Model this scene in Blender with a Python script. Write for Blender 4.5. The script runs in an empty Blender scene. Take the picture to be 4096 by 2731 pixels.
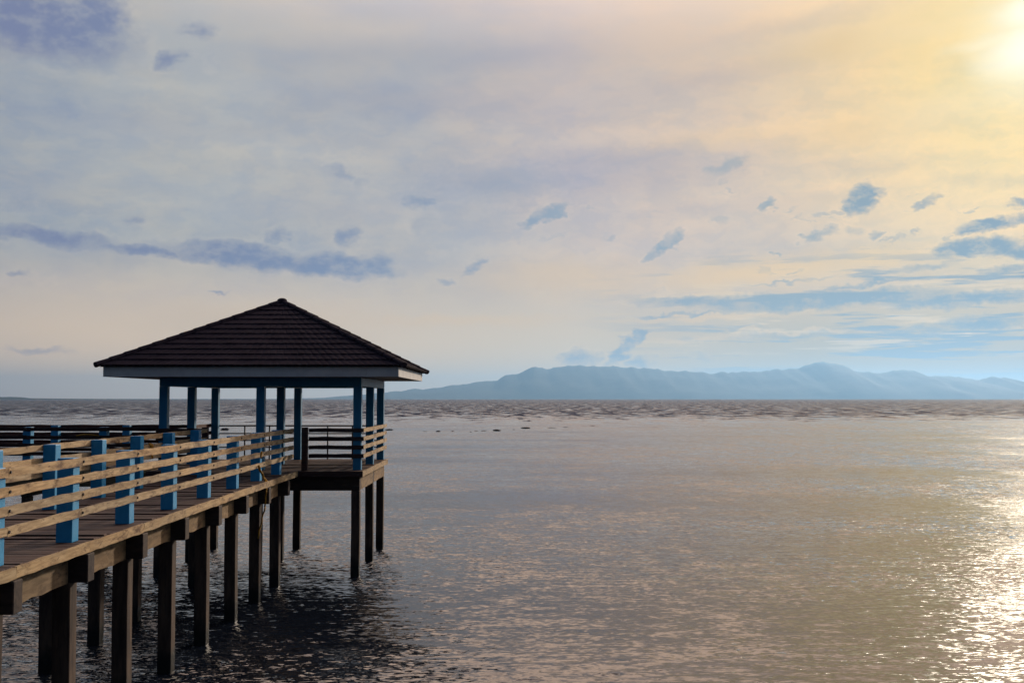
import bpy, bmesh, math, random
from mathutils import Vector, Matrix, noise as mnoise
random.seed(7)
R = math.radians
scene = bpy.context.scene
COL = scene.collection

# ------------------------------------------------------------------ camera
CAM_H = 5.4
cam_data = bpy.data.cameras.new("camera")
cam_data.sensor_width = 36.0
cam_data.lens = 36.0 * 4460.0 / 4096.0
cam_data.clip_start = 0.1
cam_data.clip_end = 120000.0
cam = bpy.data.objects.new("camera", cam_data)
cam.location = (0, 0, CAM_H)
cam.rotation_euler = (R(90 + 2.933), 0, 0)
COL.objects.link(cam)
scene.camera = cam

# ------------------------------------------------------------------ light, exposure
SUN_AZ, SUN_EL = 25.7, 16.3          # degrees right of +Y, degrees above horizon
sd = bpy.data.lights.new("sun", 'SUN')
sd.energy = 2.6
sd.angle = R(2.5)          # veiled by thin cloud
sd.color = (1.0, 0.83, 0.66)
sun = bpy.data.objects.new("sun", sd)
dirv = Vector((math.sin(R(SUN_AZ)) * math.cos(R(SUN_EL)), math.cos(R(SUN_AZ)) * math.cos(R(SUN_EL)), math.sin(R(SUN_EL))))
sun.rotation_euler = dirv.to_track_quat('Z', 'Y').to_euler()
sun.location = (30, 60, 60)
COL.objects.link(sun)
scene.view_settings.view_transform = 'Standard'
scene.view_settings.look = 'None'
scene.view_settings.exposure = 0.0
scene.view_settings.gamma = 1.0
scene.cycles.max_bounces = 8
scene.cycles.use_denoising = True
scene.cycles.volume_bounces = 0
scene.cycles.caustics_reflective = False
scene.cycles.caustics_refractive = False
scene.cycles.sample_clamp_indirect = 2.0
scene.cycles.sample_clamp_direct = 2.0

# ------------------------------------------------------------------ node helpers
class NT:
    """small wrapper to write node graphs briefly"""
    def __init__(self, tree):
        self.t = tree
        self.n = tree.nodes
        self.l = tree.links
    def put(self, sock, v):
        if isinstance(v, bpy.types.NodeSocket):
            self.l.new(v, sock)
        else:
            sock.default_value = v
    def math(self, op, a, b=None, c=None, clamp=False):
        n = self.n.new('ShaderNodeMath'); n.operation = op; n.use_clamp = clamp
        self.put(n.inputs[0], a)
        if b is not None: self.put(n.inputs[1], b)
        if c is not None: self.put(n.inputs[2], c)
        return n.outputs[0]
    def vmath(self, op, a, b=None):
        n = self.n.new('ShaderNodeVectorMath'); n.operation = op
        self.put(n.inputs[0], a)
        if b is not None:
            if op == 'SCALE': self.put(n.inputs['Scale'], b)
            else: self.put(n.inputs[1], b)
        return n.outputs['Value'] if op in ('LENGTH', 'DOT_PRODUCT') else n.outputs[0]
    def mapping(self, v, loc=(0, 0, 0), rot=(0, 0, 0), sc=(1, 1, 1), typ='POINT'):
        n = self.n.new('ShaderNodeMapping'); n.vector_type = typ
        self.put(n.inputs['Vector'], v)
        if typ != 'NORMAL': n.inputs['Location'].default_value = loc
        n.inputs['Rotation'].default_value = rot
        n.inputs['Scale'].default_value = sc
        return n.outputs[0]
    def noise(self, v, scale=1.0, detail=3.0, rough=0.5, dist=0.0, dims='3D'):
        n = self.n.new('ShaderNodeTexNoise'); n.noise_dimensions = dims
        self.put(n.inputs['Vector'], v)
        n.inputs['Scale'].default_value = scale
        n.inputs['Detail'].default_value = detail
        n.inputs['Roughness'].default_value = rough
        n.inputs['Distortion'].default_value = dist
        return n.outputs[0], n.outputs[1]
    def mrange(self, v, a, b, c=0.0, d=1.0, interp='SMOOTHSTEP'):
        n = self.n.new('ShaderNodeMapRange'); n.interpolation_type = interp
        self.put(n.inputs[0], v)
        for i, x in enumerate((a, b, c, d)): self.put(n.inputs[i + 1], x)
        return n.outputs[0]
    def mix(self, f, a, b, mode='MIX'):
        n = self.n.new('ShaderNodeMix'); n.data_type = 'RGBA'; n.blend_type = mode
        self.put(n.inputs[0], f)
        for s, v in ((n.inputs[6], a), (n.inputs[7], b)):
            if isinstance(v, tuple) and len(v) == 3: v = v + (1.0,)
            self.put(s, v)
        return n.outputs[2]
    def ramp(self, f, stops, interp='LINEAR'):
        n = self.n.new('ShaderNodeValToRGB'); cr = n.color_ramp; cr.interpolation = interp
        while len(cr.elements) < len(stops): cr.elements.new(0.5)
        for e, (p, c) in zip(cr.elements, stops):
            e.position = p
            e.color = (c[0], c[1], c[2], 1.0)
        self.put(n.inputs[0], f)
        return n.outputs[0]
    def xyz(self, v):
        n = self.n.new('ShaderNodeSeparateXYZ'); self.put(n.inputs[0], v); return n.outputs
    def comb(self, x, y, z):
        n = self.n.new('ShaderNodeCombineXYZ')
        for i, a in enumerate((x, y, z)): self.put(n.inputs[i], a)
        return n.outputs[0]

# ------------------------------------------------------------------ sky (world)
# clouds: (azimuth, elevation, half width, half height, tilt, strength, softness), all in degrees
DARK = [
    (-23.31, 17.38, 4.99, 1.83, -5, 1, 0.7), (-20.88, 17.86, 2.28, 1.85, 0, 0.85, 0.7), (-22.13, 16.41, 2.34, 0.78, 0, 0.45, 0.9), (-24.81, 16.42, 1.68, 0.77, 0, 0.5, 0.9),
    (-15.85, 17.85, 1.05, 0.6, 0, 0.5, 0.7), (-17.13, 16.39, 1.08, 0.61, 22, 0.6, 0.6), (-15.2, 16.48, 0.53, 1.12, 0, 0.2, 0.9), (-18.6, 8.68, 0.89, 0.31, 0, 0.45, 0.7),
    (-20.71, 8.94, 0.75, 0.27, 0, 0.2, 0.8), (-24.08, 9.07, 1.69, 0.81, 0, 0.2, 0.9), (-22.92, 7.66, 4.01, 0.45, -3, 0.75, 0.7), (-18.37, 7.15, 3.85, 0.38, -4, 0.7, 0.6),
    (-13.59, 7.06, 4.89, 0.74, -5, 0.9, 0.6), (-9.05, 6.69, 3.51, 0.7, -2, 0.95, 0.6), (-6.85, 6.73, 1.11, 0.8, 0, 0.7, 0.7), (-11.89, 8.09, 0.91, 0.56, 30, 0.55, 0.7),
    (-8.29, 8.22, 1.15, 0.75, 20, 0.6, 0.6), (-24.11, 5.99, 0.84, 0.18, 0, 0.45, 0.7), (-14.84, 5.32, 0.8, 0.11, 0, 0.5, 0.6), (-23.0, 2.27, 2.66, 0.21, 0, 0.4, 0.8),
    (-23.63, 5.64, 1.89, 0.61, 0, 0.2, 0.9), (-8.65, 11.33, 1.1, 0.39, -35, 0.4, 0.7), (-7.65, 10.82, 0.58, 0.61, 0, 0.3, 0.8), (-4.75, 9.96, 1.12, 0.4, 0, 0.6, 0.6),
    (-4.63, 8.83, 1.12, 0.71, 0, 0.3, 0.6), (-0.59, 11.02, 4.29, 1.53, 0, 0.35, 0.7), (1.55, 9.3, 1.49, 0.42, 28, 0.8, 0.5), (-2.04, 6.73, 0.85, 0.45, 25, 0.65, 0.55),
    (-3.28, 5.85, 0.67, 0.31, 0, 0.45, 0.7), (5.03, 8.23, 0.67, 0.33, 20, 0.35, 0.7), (8.14, 7.85, 1.15, 0.42, 34, 0.8, 0.45), (7.25, 7.16, 0.66, 0.22, 10, 0.5, 0.5),
    (10.8, 11.69, 1.26, 0.52, 25, 0.45, 0.6), (11.56, 11.23, 0.54, 0.17, 0, 0.3, 0.7), (10.77, 8.99, 0.39, 0.35, 0, 0.4, 0.6), (12.94, 9.57, 0.64, 0.32, 38, 0.6, 0.5),
    (13.83, 9.43, 0.43, 0.19, 25, 0.4, 0.6), (17.52, 9.72, 1.07, 0.63, 42, 0.85, 0.45), (18.38, 10.05, 0.51, 0.33, 30, 0.45, 0.7), (20.48, 9.41, 0.99, 0.27, 20, 0.6, 0.5),
    (15.46, 8.08, 1.0, 0.36, 15, 0.65, 0.5), (17.23, 8.17, 0.62, 0.34, 0, 0.45, 0.6), (18.14, 7.9, 0.45, 0.23, 10, 0.5, 0.5), (19.96, 8.15, 0.4, 0.17, 35, 0.45, 0.6),
    (22.89, 8.13, 1.34, 0.33, 3, 0.8, 0.45), (24.57, 9.04, 0.6, 0.32, 0, 0.6, 0.5), (24.31, 8.35, 0.94, 0.36, 10, 0.6, 0.5), (22.87, 7.19, 2.1, 0.53, 2, 0.9, 0.4),
    (25.12, 6.89, 1.66, 0.5, 0, 0.75, 0.5), (13.55, 7.26, 0.28, 0.09, 0, 0.5, 0.5), (20.52, 6.35, 2.17, 0.25, 6, 0.5, 0.6), (23.98, 5.99, 1.69, 0.37, 0, 0.65, 0.6),
    (14.39, 6.28, 0.63, 0.13, 15, 0.35, 0.6), (15.83, 4.84, 7.06, 0.52, 2, 0.85, 0.55), (9.87, 4.89, 4.14, 0.4, 0, 0.75, 0.6), (21.86, 4.72, 4.64, 0.41, 3, 0.8, 0.6),
    (17.49, 5.55, 4.09, 0.17, 5, 0.6, 0.6), (13.75, 5.76, 2.97, 0.11, 7, 0.5, 0.6), (22.98, 3.5, 2.47, 0.54, 0, 0.75, 0.6), (20.46, 3.21, 3.34, 0.34, 0, 0.6, 0.7),
    (11.58, 3.47, 2.58, 0.18, 0, 0.4, 0.7), (8.55, 4.27, 2.85, 0.11, 2, 0.55, 0.5), (14.14, 3.15, 5.06, 0.3, 2, 0.4, 0.8), (3.67, 2.08, 1.29, 0.54, 0, 0.75, 0.6),
    (5.67, 2.74, 0.8, 0.36, 30, 0.9, 0.5), (6.51, 3.18, 0.62, 0.33, 10, 0.95, 0.5), (5.45, 2.16, 0.58, 0.67, -20, 0.8, 0.6), (6.77, 1.94, 0.97, 0.49, 0, 0.6, 0.8),
    (9.62, 2.1, 0.76, 0.49, 0, 0.3, 0.8),
]
MAUVE = [
    (5.04, 11.53, 9.63, 1.35, 2, 0.75, 0.5), (1.67, 10.58, 4.51, 1.1, 0, 0.4, 0.7), (10.62, 15.94, 7.23, 0.83, 8, 0.5, 0.8), (16.03, 18.44, 6.3, 0.6, 8, 0.5, 0.9),
    (17.58, 11.25, 4.72, 0.54, 0, 0.5, 0.8), (-3.98, 15.0, 9.02, 1.07, -3, 0.5, 0.8), (-19.08, 13.22, 7.07, 0.92, -2, 0.5, 0.8), (-10.61, 9.54, 7.62, 0.87, 0, 0.35, 0.9),
    (23.5, 10.23, 2.85, 0.44, -5, 0.5, 0.8), (-23.72, 9.91, 3.03, 1.21, 0, 0.5, 0.9), (-10.68, 17.18, 5.48, 1.03, 5, 0.35, 0.9), (11.65, 9.72, 7.14, 0.56, 3, 0.35, 0.9),
    (0.54, 17.26, 4.99, 0.63, 6, 0.3, 0.9),
]
PALE = [
    (-20.12, 15.16, 4.8, 0.44, -3, 0.6, 0.8), (-12.37, 12.38, 8.19, 0.72, -2, 0.5, 0.8), (-13.7, 15.35, 4.28, 0.62, 10, 0.4, 0.9), (-3.99, 18.47, 9.5, 0.83, 4, 0.5, 0.9),
    (12.77, 13.52, 12.05, 0.59, 2, 0.6, 0.8), (-2.83, 7.92, 7.41, 1.11, -3, 0.4, 0.9), (-6.2, 9.65, 2.67, 0.66, 0, 0.4, 0.8), (3.46, 7.47, 5.15, 0.67, 0, 0.4, 0.9),
    (-19.95, 5.57, 6.95, 0.84, 0, 0.4, 0.9), (-16.98, 9.5, 5.16, 0.53, 0, 0.3, 0.9),
]
WARM = [
    (-3.94, 3.95, 7.36, 0.4, 1, 0.6, 0.8), (-12.27, 3.72, 6.85, 1.31, 0, 0.65, 0.9), (12.9, 6.32, 7.05, 0.87, 4, 0.8, 0.7), (17.92, 6.81, 4.07, 0.64, 3, 0.7, 0.7),
    (10.29, 4.1, 5.64, 0.22, 2, 0.5, 0.7), (14.77, 3.31, 3.14, 0.13, 1, 0.7, 0.6), (9.85, 3.04, 4.35, 0.18, 3, 0.4, 0.8), (20.67, 3.71, 2.36, 0.17, 0, 0.6, 0.6),
    (19.07, 3.22, 1.2, 0.08, 2, 0.6, 0.6), (23.73, 3.18, 1.5, 0.1, 0, 0.4, 0.7), (22.45, 5.69, 2.88, 0.17, 3, 0.45, 0.7), (2.78, 6.14, 6.72, 1.34, 0, 0.45, 0.9),
    (11.69, 13.15, 6.51, 0.64, 4, 0.25, 0.9), (19.04, 13.32, 6.07, 1.23, 6, 0.45, 0.9), (17.89, 17.17, 5.35, 0.8, 6, 0.4, 0.9),
]
GLOW = [
    (25.73, 17.73, 2.03, 0.85, 5, 1, 1), (25.69, 15.99, 2.77, 1.15, 8, 1, 1), (23.45, 16.53, 2.29, 0.39, 6, 0.3, 1),
]

world = bpy.data.worlds.new("World")
scene.world = world
world.use_nodes = True
world.cycles.sampling_method = 'MANUAL'
world.cycles.sample_map_resolution = 512
wt = NT(world.node_tree)
wt.n.clear()
D = wt.n.new('ShaderNodeTexCoord').outputs['Generated']
sx, sy, sz = wt.xyz(D)
az = wt.math('MULTIPLY', wt.math('ARCTAN2', sx, sy), 57.29578)
el = wt.math('MULTIPLY', wt.math('ARCSINE', sz), 57.29578)
P0 = wt.comb(az, el, 0.0)
# ragged edges
_, w1 = wt.noise(wt.mapping(P0, sc=(0.55, 0.9, 1)), 1.0, 3.0, 0.55, dims='2D')
w1 = wt.vmath('SUBTRACT', w1, (0.5, 0.5, 0.5))
P1 = wt.vmath('ADD', P0, wt.vmath('MULTIPLY', w1, (1.9, 0.85, 0.0)))
_, w2 = wt.noise(wt.mapping(P0, sc=(2.2, 3.6, 1)), 1.0, 5.0, 0.68, dims='2D')
P1 = wt.vmath('ADD', P1, wt.vmath('MULTIPLY', wt.vmath('SUBTRACT', w2, (0.5, 0.5, 0.5)), (0.45, 0.26, 0.0)))
def cloud_mask(blobs, src, scale=1.0):
    out = None
    qx, qy, _ = wt.xyz(src)
    for (a, e, ra, re, rot, s, soft) in blobs:
        # the running result rides along in z, divided away: it makes the clouds evaluate one after another
        v = wt.mapping(wt.comb(qx, qy, 0.0 if out is None else out), (a, e, 0), (0, 0, R(rot)), (ra * 1.35, re * 1.35, 1e6), 'TEXTURE')
        d = wt.vmath('LENGTH', v)
        m = wt.mrange(d, 1.0, 1.0 - min(1.0, soft * 1.6), 0.0, s * scale)
        out = m if out is None else wt.math('MAXIMUM', out, m)
    return out
dsun = wt.math('ARCCOSINE', wt.vmath('DOT_PRODUCT', D, tuple(dirv)))
dsun = wt.math('MULTIPLY', dsun, 57.29578 / 100.0)
base = wt.ramp(dsun, [
    (0.0, (1.25, 1.12, 0.75)), (0.02, (1.06, 0.86, 0.43)), (0.035, (0.95, 0.69, 0.25)), (0.05, (0.89, 0.63, 0.22)), (0.085, (0.80, 0.56, 0.26)),
    (0.145, (0.66, 0.495, 0.36)), (0.22, (0.56, 0.47, 0.44)), (0.30, (0.49, 0.465, 0.46)), (0.40, (0.455, 0.465, 0.475)),
    (0.52, (0.42, 0.435, 0.45)), (0.70, (0.27, 0.28, 0.31)), (0.85, (0.115, 0.14, 0.18)), (1.0, (0.075, 0.10, 0.15))])
# unseen sky above the frame: warm glow added to brighten the water
sky_fill = wt.ramp(dsun, [(0.05, (4.1, 2.95, 2.15)), (0.15, (4.1, 2.95, 2.2)), (0.30, (3.8, 2.75, 2.12)), (0.42, (2.15, 1.64, 1.34)), (0.58, (0.50, 0.46, 0.48)), (0.8, (0.17, 0.19, 0.25)), (1.0, (0.085, 0.11, 0.165))])
sky_fill = wt.mix(wt.mrange(el, 38.0, 62.0, 0.0, 1.0), sky_fill, wt.mix(1.0, sky_fill, (0.10, 0.17, 0.44), 'MULTIPLY'))  # added glow turns dim and bluish higher up, to darken open sea reflections
base = wt.mix(wt.math('MULTIPLY', wt.mrange(el, 16.5, 36.0), 0.95), base, sky_fill)
# broad soft lumps in the overcast
n1, _ = wt.noise(wt.mapping(P0, sc=(0.05, 0.12, 1)), 1.0, 4.0, 0.55, dims='2D')
base = wt.mix(wt.mrange(n1, 0.40, 0.64, 0.0, 0.9), base, wt.mix(1.0, base, (0.84, 0.89, 0.98), 'MULTIPLY'))
n2, _ = wt.noise(wt.mapping(P0, loc=(31, 7, 0), sc=(0.16, 0.42, 1)), 1.0, 5.0, 0.6, dims='2D')
base = wt.mix(wt.mrange(n2, 0.38, 0.64, 0.0, 0.7), base, wt.mix(1.0, base, (1.10, 1.04, 0.96), 'MULTIPLY'))
n3, _ = wt.noise(wt.mapping(P1, loc=(12, 3, 0), rot=(0, 0, R(-12)), sc=(0.42, 1.0, 1)), 1.0, 5.0, 0.62, dims='2D')
n3f = wt.math('MULTIPLY', wt.mrange(el, 3.0, 6.0), wt.mrange(el, 19.0, 13.0))
base = wt.mix(wt.math('MULTIPLY', wt.mrange(n3, 0.45, 0.66, 0.0, 0.55), n3f), base, wt.mix(1.0, base, (0.82, 0.88, 1.0), 'MULTIPLY'))
base = wt.mix(wt.math('MULTIPLY', wt.mrange(n3, 0.50, 0.34, 0.0, 0.5), n3f), base, wt.mix(1.0, base, (1.12, 1.09, 1.02), 'MULTIPLY'))
# bluish air towards the horizon
hz = wt.mrange(el, 8.5, 1.0, 0.0, 1.0)
hcol = wt.ramp(wt.mrange(az, -30.0, 26.0, 0.0, 1.0, 'LINEAR'), [
    (0.0, (0.96, 0.68, 0.43)), (0.3, (1.08, 0.76, 0.44)), (0.6, (0.80, 0.60, 0.36)), (0.8, (0.34, 0.27, 0.14)), (1.0, (0.24, 0.18, 0.08))])
front = wt.mrange(dsun, 0.75, 0.45)
base = wt.mix(wt.math('MULTIPLY', wt.math('MULTIPLY', hz, 0.93), front), base, hcol)
# real blue sky showing faintly through the thin cloud
sky = wt.n.new('ShaderNodeTexSky')
sky.sky_type = 'NISHITA'
sky.sun_disc = False
sky.sun_elevation = R(SUN_EL)
sky.sun_rotation = R(SUN_AZ)
sky.air_density = 1.0
sky.dust_density = 2.0
skyc = wt.mix(1.0, sky.outputs[0], (0.03, 0.03, 0.03), 'MULTIPLY')
base = wt.mix(0.10, base, skyc)
# broad layers: grey-mauve undersides and paler lit gaps between them
base = wt.mix(cloud_mask(MAUVE, P1), base, wt.mix(1.0, base, (0.74, 0.80, 0.98), 'MULTIPLY'))
base = wt.mix(cloud_mask(PALE, P1), base, wt.mix(1.0, base, (1.17, 1.13, 1.05), 'MULTIPLY'))
# warm lit bands, brighter gaps near the sun
warm = cloud_mask(WARM, P1, 1.25)
warmc = wt.ramp(dsun, [(0.0, (1.1, 0.9, 0.52)), (0.09, (0.82, 0.56, 0.24)), (0.2, (0.80, 0.54, 0.28)), (0.35, (0.72, 0.54, 0.36)), (0.55, (0.58, 0.47, 0.36))])
base = wt.mix(warm, base, warmc)
# blue-grey streaks low on the right
s1, _ = wt.noise(wt.mapping(P0, rot=(0, 0, R(-2.5)), sc=(0.11, 1.5, 1)), 1.0, 5.0, 0.62, dims='2D')
smask = wt.math('MULTIPLY', wt.mrange(s1, 0.50, 0.62), wt.math('MULTIPLY', wt.mrange(az, 2.0, 14.0), wt.math('MULTIPLY', wt.mrange(el, 8.0, 5.5), wt.mrange(el, 0.4, 2.0))))
bluec = wt.ramp(wt.mrange(az, -26.0, 26.0, 0.0, 1.0, 'LINEAR'), [
    (0.0, (0.19, 0.22, 0.36)), (0.35, (0.20, 0.255, 0.39)), (0.55, (0.29, 0.34, 0.41)), (0.75, (0.25, 0.31, 0.35)), (1.0, (0.20, 0.265, 0.32))])
base = wt.mix(wt.math('MULTIPLY', smask, 0.9), base, bluec)
s2, _ = wt.noise(wt.mapping(P0, loc=(3, 11, 0), rot=(0, 0, R(-1.5)), sc=(0.13, 1.9, 1)), 1.0, 4.0, 0.6, dims='2D')
wmask = wt.math('MULTIPLY', wt.mrange(s2, 0.56, 0.66), wt.math('MULTIPLY', wt.mrange(az, 0.0, 14.0), wt.math('MULTIPLY', wt.mrange(el, 7.0, 5.0), wt.mrange(el, 1.6, 3.0))))
base = wt.mix(wt.math('MULTIPLY', wmask, 0.75), base, (0.78, 0.57, 0.33))
# the dark clouds
dark = cloud_mask(DARK, P1, 1.25)
# stray scraps of the same low cloud
pf, _ = wt.noise(wt.mapping(P1, loc=(4.3, 2.2, 0), rot=(0, 0, R(-20)), sc=(0.36, 0.95, 1)), 1.0, 4.0, 0.55, dims='2D')
pf = wt.math('MULTIPLY', wt.mrange(pf, 0.61, 0.74, 0.0, 0.45), wt.math('MULTIPLY', wt.mrange(el, 4.0, 6.5), wt.math('MULTIPLY', wt.mrange(el, 13.0, 10.0), wt.mrange(az, -8.0, 6.0))))
dark = wt.math('MAXIMUM', dark, pf)
nd, _ = wt.noise(wt.mapping(P0, sc=(0.8, 1.3, 1)), 1.0, 5.0, 0.6, dims='2D')
rim = wt.math('MULTIPLY', wt.mrange(dark, 0.02, 0.18), wt.mrange(dark, 0.45, 0.2))
base = wt.mix(wt.math('MULTIPLY', rim, wt.mrange(nd, 0.40, 0.60, 0.0, 0.4)), base, wt.mix(1.0, base, (1.22, 1.17, 1.08), 'MULTIPLY'))
dark = wt.math('MULTIPLY', wt.mrange(dark, 0.02, 1.0), wt.mrange(nd, 0.28, 0.60, 0.55, 1.0))
base = wt.mix(dark, base, bluec)
glow = cloud_mask(GLOW, wt.vmath('ADD', P0, wt.vmath('MULTIPLY', w1, (0.8, 0.5, 0.0))))
base = wt.mix(wt.math('MULTIPLY', glow, 0.75), base, (1.18, 1.12, 0.92))
bg = wt.n.new('ShaderNodeBackground')
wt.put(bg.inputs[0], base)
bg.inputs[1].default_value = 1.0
wo = wt.n.new('ShaderNodeOutputWorld')
wt.l.new(bg.outputs[0], wo.inputs[0])

# ------------------------------------------------------------------ materials
def new_mat(name):
    m = bpy.data.materials.new(name); m.use_nodes = True
    t = NT(m.node_tree)
    b = [n for n in t.n if n.type == 'BSDF_PRINCIPLED'][0]
    return m, t, b
def objcoord(t):
    co = t.n.new('ShaderNodeTexCoord').outputs['Object']
    inf = t.n.new('ShaderNodeObjectInfo').outputs['Random']
    off = t.math('MULTIPLY', inf, 40.0)
    return t.vmath('ADD', co, t.comb(off, t.math('MULTIPLY', off, 0.7), t.math('MULTIPLY', off, 1.3)))
def wood(name, c_lo, c_hi, c_stain, stain=0.5, rough=0.75, grain=14.0):
    m, t, b = new_mat(name)
    v = objcoord(t)
    g, _ = t.noise(t.mapping(v, sc=(1.1, grain, grain)), 1.6, 6.0, 0.65, 0.6)
    col = t.mix(t.mrange(g, 0.33, 0.68), c_lo, c_hi)
    s, _ = t.noise(t.mapping(v, sc=(1.4, 4.0, 4.0)), 1.3, 5.0, 0.7)
    col = t.mix(t.mrange(s, 0.49, 0.68, 0.0, stain), col, c_stain)
    k, _ = t.noise(t.mapping(v, sc=(3.0, 9.0, 9.0)), 2.0, 2.0, 0.5)
    col = t.mix(t.mrange(k, 0.66, 0.74, 0.0, 0.8 * stain), col, c_stain)
    # every board has weathered its own way: some greyer, some more orange, some darker
    rnd = t.n.new('ShaderNodeObjectInfo').outputs['Random']
    col = t.mix(1.0, col, t.ramp(rnd, [(0.0, (0.72, 0.74, 0.80)), (0.25, (1.08, 1.0, 0.90)), (0.5, (0.88, 0.86, 0.84)), (0.75, (1.12, 0.98, 0.82)), (1.0, (0.80, 0.76, 0.72))]), 'MULTIPLY')
    w, _ = t.noise(t.mapping(v, sc=(0.8, 2.5, 2.5)), 1.0, 3.0, 0.6)
    col = t.mix(t.mrange(w, 0.50, 0.70, 0.0, 0.45), col, t.mix(1.0, col, (0.62, 0.66, 0.74), 'MULTIPLY'))
    t.put(b.inputs['Base Color'], col)
    b.inputs['Roughness'].default_value = rough
    b.inputs['Specular IOR Level'].default_value = 0.25
    bp = t.n.new('ShaderNodeBump'); bp.inputs['Strength'].default_value = 0.5; bp.inputs['Distance'].default_value = 0.01
    t.put(bp.inputs['Height'], g); t.put(b.inputs['Normal'], bp.outputs[0])
    return m
def painted(name, col, col2, chip, rough=0.55, chips=0.5):
    m, t, b = new_mat(name)
    v = objcoord(t)
    n, _ = t.noise(v, 2.2, 4.0, 0.6)
    c = t.mix(t.mrange(n, 0.35, 0.68), col, col2)
    d, _ = t.noise(t.mapping(v, sc=(3.0, 3.0, 0.7)), 2.5, 6.0, 0.7)
    c = t.mix(t.mrange(d, 0.60, 0.72, 0.0, chips), c, chip)
    t.put(b.inputs['Base Color'], c)
    b.inputs['Roughness'].default_value = rough
    b.inputs['Specular IOR Level'].default_value = 0.3
    bp = t.n.new('ShaderNodeBump'); bp.inputs['Strength'].default_value = 0.25; bp.inputs['Distance'].default_value = 0.01
    t.put(bp.inputs['Height'], d); t.put(b.inputs['Normal'], bp.outputs[0])
    return m

M_RAIL = wood("weathered_tan_wood", (0.36, 0.255, 0.14), (0.64, 0.50, 0.30), (0.11, 0.06, 0.034), 0.85)
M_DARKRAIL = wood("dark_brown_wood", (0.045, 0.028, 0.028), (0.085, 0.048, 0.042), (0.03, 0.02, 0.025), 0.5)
M_REDRAIL = wood("dark_red_wood", (0.055, 0.02, 0.018), (0.11, 0.04, 0.032), (0.03, 0.015, 0.02), 0.5)
M_DECK = wood("worn_deck_wood", (0.065, 0.037, 0.029), (0.15, 0.088, 0.062), (0.03, 0.018, 0.016), 0.6, 0.7)
M_EDGE = wood("bleached_edge_wood", (0.36, 0.255, 0.135), (0.58, 0.45, 0.26), (0.12, 0.065, 0.034), 0.9)
M_STRINGER = wood("stained_stringer", (0.20, 0.135, 0.07), (0.36, 0.255, 0.14), (0.07, 0.04, 0.025), 0.7, 0.8, 5.0)
M_CAP = wood("dark_cross_beam", (0.04, 0.032, 0.03), (0.085, 0.062, 0.05), (0.02, 0.015, 0.016), 0.5, 0.8, 6.0)
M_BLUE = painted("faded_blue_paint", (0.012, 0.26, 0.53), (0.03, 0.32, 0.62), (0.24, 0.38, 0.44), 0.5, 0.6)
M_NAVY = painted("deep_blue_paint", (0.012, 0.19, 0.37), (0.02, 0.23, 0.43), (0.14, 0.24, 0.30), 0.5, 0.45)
M_WHITE = painted("white_board_paint", (0.62, 0.61, 0.60), (0.72, 0.71, 0.68), (0.42, 0.40, 0.38), 0.6, 0.35)
M_SOFFIT = painted("grey_soffit", (0.26, 0.25, 0.26), (0.32, 0.31, 0.31), (0.2, 0.18, 0.17), 0.7, 0.3)
M_IRON = painted("rusted_iron", (0.03, 0.022, 0.02), (0.055, 0.035, 0.028), (0.09, 0.045, 0.02), 0.6, 0.5)
M_ROPE = wood("yellow_rope_fibre", (0.50, 0.24, 0.02), (0.68, 0.36, 0.04), (0.30, 0.13, 0.02), 0.4, 0.8)

def make_pile_mat():
    m, t, b = new_mat("weathered_pile")
    v = objcoord(t)
    n, _ = t.noise(t.mapping(v, sc=(8, 8, 1.2)), 1.0, 6.0, 0.65)
    c = t.mix(t.mrange(n, 0.32, 0.68), (0.048, 0.033, 0.027), (0.125, 0.085, 0.058))
    s, _ = t.noise(t.mapping(v, sc=(3, 3, 0.6)), 1.0, 4.0, 0.6)
    c = t.mix(t.mrange(s, 0.5, 0.7, 0, 0.6), c, (0.025, 0.018, 0.016))
    z = t.xyz(t.n.new('ShaderNodeNewGeometry').outputs['Position'])[2]
    e, _ = t.noise(v, 4.0, 3.0, 0.6)
    wet = t.mrange(t.math('ADD', z, t.math('MULTIPLY', e, 0.5)), 0.9, 0.5)      # tide line: weed and wet wood
    c = t.mix(wet, c, (0.012, 0.013, 0.012))
    t.put(b.inputs['Base Color'], c)
    t.put(b.inputs['Roughness'], t.math('SUBTRACT', 0.8, t.math('MULTIPLY', wet, 0.3)))
    b.inputs['Specular IOR Level'].default_value = 0.25
    bp = t.n.new('ShaderNodeBump'); bp.inputs['Strength'].default_value = 0.5; bp.inputs['Distance'].default_value = 0.015
    t.put(bp.inputs['Height'], n); t.put(b.inputs['Normal'], bp.outputs[0])
    return m
M_PILE = make_pile_mat()

def make_tile_mat():
    m, t, b = new_mat("brown_roof_tile")
    v = objcoord(t)
    n, _ = t.noise(v, 1.1, 5.0, 0.65)
    c = t.mix(t.mrange(n, 0.3, 0.7), (0.030, 0.022, 0.031), (0.052, 0.037, 0.047))
    g, _ = t.noise(v, 40.0, 2.0, 0.5)
    c = t.mix(t.mrange(g, 0.45, 0.7, 0, 0.35), c, (0.065, 0.046, 0.052))
    t.put(b.inputs['Base Color'], c)
    b.inputs['Roughness'].default_value = 0.9
    b.inputs['Specular IOR Level'].default_value = 0.08
    return m
M_TILE = make_tile_mat()

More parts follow.
